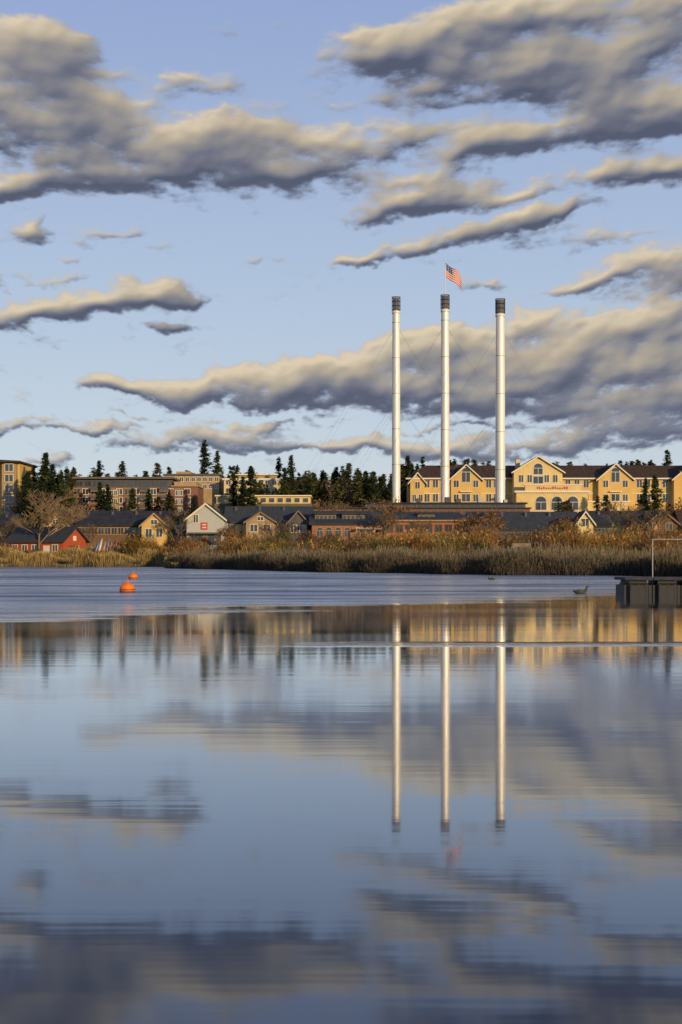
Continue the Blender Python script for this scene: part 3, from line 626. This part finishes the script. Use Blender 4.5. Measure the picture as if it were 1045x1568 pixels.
CL=[(20,140,170,80,0,1.15),(60,215,190,70,0,1.3),(190,225,240,62,-6,1.3),(60,85,100,42,0,.9),(335,245,160,52,0,1.1),(310,140,80,26,8,1.0),(390,200,90,40,0,.9),(455,268,170,34,10,1.1),(70,300,210,26,3,1.1),(200,285,160,22,0,.9),(10,315,80,14,0,.8),(250,130,80,18,10,.5),
(150,470,190,24,8,1.25),(225,435,85,22,0,1.1),(300,460,90,12,3,.9),(40,500,130,18,6,1.0),(8,440,45,18,0,1.0),(45,372,50,22,15,.9),(180,365,50,14,10,.65),(260,515,80,10,2,.9),(95,437,55,10,8,.9),(400,400,30,8,0,.6),(120,408,30,8,0,.7),(90,350,60,10,10,.5),
(620,95,180,40,5,1.0),(780,75,230,60,0,1.15),(930,95,210,75,0,1.25),(1030,170,160,60,0,1.2),(850,150,190,38,-5,1.05),(840,220,190,28,6,1.15),(990,222,140,26,8,1.1),(635,283,130,28,3,1.25),(960,280,210,26,4,1.35),(520,235,170,36,12,1.05),(680,195,150,36,0,1.0),(560,60,140,24,10,.75),(740,235,100,22,5,.85),(690,150,130,24,0,.8),(560,150,90,20,8,.6),
(710,360,210,22,10,1.25),(590,388,80,12,8,1.0),(820,335,120,16,5,1.0),(905,370,150,18,3,.95),(1015,425,160,40,10,1.2),(590,322,100,15,5,1.0),(720,310,120,16,5,.95),(750,18,160,26,0,1.0),(960,15,180,34,0,1.1),(740,445,45,8,0,.9),(1030,470,80,14,0,.9),(890,445,80,12,10,.75),
(165,600,75,17,0,1.2),(250,602,130,24,0,1.3),(370,602,160,30,0,1.4),(450,588,140,36,0,1.4),(540,590,180,50,4,1.5),(690,582,220,66,0,1.7),(870,578,260,80,0,1.8),(1040,590,220,80,0,1.8),(900,505,190,28,4,1.2),(1060,520,140,40,0,1.2),(680,525,110,24,0,.9),(480,556,60,14,0,.8),
(320,666,160,13,0,1.15),(520,684,150,12,0,1.2),(100,656,160,8,0,1.1),(860,686,290,16,0,1.1),(300,684,190,11,0,1.1),(640,694,140,10,0,1.0),(980,662,220,14,0,1.0),(40,642,80,8,0,1.0),(90,706,42,14,0,1.1),(430,652,90,8,0,1.0),(700,658,150,8,0,.9),(200,640,80,5,0,.9)]
B=np.zeros_like(AZ); BV=np.zeros_like(AZ)
for (cx,cy,rx,ry,rot,amp) in CL:
    c,s=math.cos(math.radians(rot)),math.sin(math.radians(rot)); dx=PX-cx; dy=-(PY-cy)
    X1=(dx*c+dy*s)/(rx*1.15); Y1=(-dx*s+dy*c)/(ry*1.3); Y1=np.where(Y1<0,Y1*1.25,Y1*.95)
    r=np.sqrt(X1**2+Y1**2); f=amp*np.clip(1-r,0,None)**.85; B+=f; BV+=f*np.clip(Y1,-1,1)
BV=BV/np.maximum(B,1e-3)
outer=np.maximum(sm(.27,.40,np.abs(AZ)),sm(.43,.55,EL)); Bc=np.minimum(B,1.1)+outer*.42
n1=fbm(u0*7,v0*10,31,8,.64); n2=fbm(u0*13+3,v0*18,57,7,.62,True); n4=fbm(u0*30,v0*48,93,5,.65)
hi=sm(.2,.3,EL)
dn=Bc*1.05+(.95+.25*hi)*n1+.50*n2+.22*n4-.36
n3=fbm(u0*3.2,v0*6,71,6,.6)
dn-=.12*sm(0,.5,n3)
alpha=sm(-.12,.62+.12*hi,dn)*.97
h=np.sqrt(np.clip(dn+.12,0,2.2))
def blur(a,k):
    for ax in (0,1):
        c=np.cumsum(np.concatenate([np.repeat(np.take(a,[0],ax),k+1,ax),a,np.repeat(np.take(a,[-1],ax),k,ax)],ax),ax)
        m=a.shape[ax]; sl1=[slice(None)]*2;sl2=[slice(None)]*2; sl1[ax]=slice(2*k+1,2*k+1+m); sl2[ax]=slice(0,m); a=(c[tuple(sl1)]-c[tuple(sl2)])/(2*k+1)
    return a
def shade(hh,k):
    gy=np.gradient(hh,E_,axis=0); gx=np.gradient(hh,A,axis=1); nx_=-k*gx; ny_=-k*gy; q=np.sqrt(nx_**2+ny_**2+1); s=np.array([-.32,.55,.77]); s/=np.linalg.norm(s)
    return (nx_*s[0]+ny_*s[1]+s[2])/q
sh=.38*shade(blur(h,2),.006)+.30*shade(blur(h,5),.014)+.62*shade(blur(blur(h,11),11),.04)
occ=0
for k in range(3,33,2): occ=occ+np.clip(np.roll(dn,-k,0),0,1.5)/15
occ=blur(occ,2)
light=sh-.36*occ-.08*sm(.5,1.8,dn)+.16*BV-.20-.05*hi+.12*n1+.06*n3
light=np.clip(light,0,1)
ramp=np.array([lin(c) for c in ((82,88,108),(110,113,128),(146,142,140),(184,171,150),(220,204,176))])
pos_=[0,.26,.50,.76,1.0]
Cc=np.stack([np.interp(light,pos_,ramp[:,i]) for i in range(3)],-1)  # sunlit and shaded cloud relief is baked into these emitted colours
thin=(1-sm(.1,.9,dn))[...,None]; Cc=Cc*(1-.38*thin)+.38*thin*np.array(lin((148,158,184)))
hz=(1-sm(.0,.13,EL))[...,None]*.45; Cc=Cc*(1-hz)+hz*np.array(lin((154,165,188)))
rad=9000.0
ce=1/np.sqrt(1+EL**2)
VX=rad*np.sin(AZ)*ce; VY=rad*np.cos(AZ)*ce; VZ=rad*EL*ce
Vc=np.stack([VX,VY,VZ],-1).reshape(-1,3); CC=np.concatenate([Cc,alpha[...,None]],-1).reshape(-1,4)
na=len(A); I=(np.arange(len(E_)-1)[:,None]*na+np.arange(na-1)[None]); 
Fq=np.stack([I,I+1,I+na+1,I+na],-1).reshape(-1,4)
am=alpha; keep=((am[:-1,:-1]+am[1:,:-1]+am[:-1,1:]+am[1:,1:])>0.002).ravel(); Fq=Fq[keep]
mc=bpy.data.materials.new('cloud_vapour'); mc.use_nodes=True; n=mc.node_tree.nodes; l=mc.node_tree.links; n.remove(n['Principled BSDF'])
a=n.new('ShaderNodeAttribute'); a.attribute_name='Col'; em=n.new('ShaderNodeEmission'); tr=n.new('ShaderNodeBsdfTransparent'); mx=n.new('ShaderNodeMixShader')
l.new(a.outputs['Color'],em.inputs['Color']); l.new(a.outputs['Alpha'],mx.inputs[0]); l.new(tr.outputs[0],mx.inputs[1]); l.new(em.outputs[0],mx.inputs[2]); l.new(mx.outputs[0],n['Material Output'].inputs['Surface'])
mc.cycles.emission_sampling='NONE'
npmesh('clouds',Vc,Fq,CC,mc,smooth=True)

# ---------------- world ----------------
SE=math.radians(10); SA=math.radians(148)
w=bpy.data.worlds.new('World'); scene.world=w; w.use_nodes=True; nt=w.node_tree; n=nt.nodes; l=nt.links
bg=n['Background']; bg.inputs['Strength'].default_value=0.1
sky=n.new('ShaderNodeTexSky'); sky.sky_type='NISHITA'; sky.sun_disc=False; sky.sun_elevation=SE; sky.sun_rotation=SA; sky.altitude=1100; sky.air_density=1.0; sky.dust_density=0.6; sky.ozone_density=1.5
tc=n.new('ShaderNodeTexCoord'); sp=n.new('ShaderNodeSeparateXYZ'); l.new(tc.outputs['Generated'],sp.inputs[0])
cr=n.new('ShaderNodeValToRGB'); E=cr.color_ramp.elements
E[0].position=0; E[0].color=(*lin((210,216,222)),1); E[1].position=.6; E[1].color=(*lin((116,140,196)),1)
for p,c in ((.08,(201,212,226)),(.2,(182,199,226)),(.36,(158,177,220))):
    e_=E.new(p); e_.color=(*lin(c),1)
l.new(sp.outputs[2],cr.inputs[0])
sc=n.new('ShaderNodeVectorMath'); sc.operation='SCALE'; sc.inputs['Scale'].default_value=10; l.new(cr.outputs[0],sc.inputs[0])
mxc=n.new('ShaderNodeMix'); mxc.data_type='RGBA'; mxc.inputs['Factor'].default_value=.8; l.new(sky.outputs[0],mxc.inputs['A']); l.new(sc.outputs[0],mxc.inputs['B'])
l.new(mxc.outputs['Result'],bg.inputs['Color'])
sd=Vector((math.sin(SA)*math.cos(SE),math.cos(SA)*math.cos(SE),math.sin(SE)))
sl=bpy.data.lights.new('sun','SUN'); sl.energy=4.5; sl.angle=math.radians(.5); sl.color=(1,.73,.41); so=link(bpy.data.objects.new('sun',sl)); so.rotation_euler=sd.to_track_quat('Z','Y').to_euler()
cd=bpy.data.cameras.new('camera'); cam=link(bpy.data.objects.new('camera',cd)); cam.location=(0,0,H0); cam.rotation_euler=(math.radians(90),0,0)
cd.sensor_fit='HORIZONTAL'; cd.sensor_width=24; cd.lens=24*F/1045; cd.clip_end=20000
cd.shift_y=(855-784)/1045.0
scene.camera=cam
scene.view_settings.view_transform='Standard'; scene.view_settings.look='None'; scene.view_settings.exposure=0
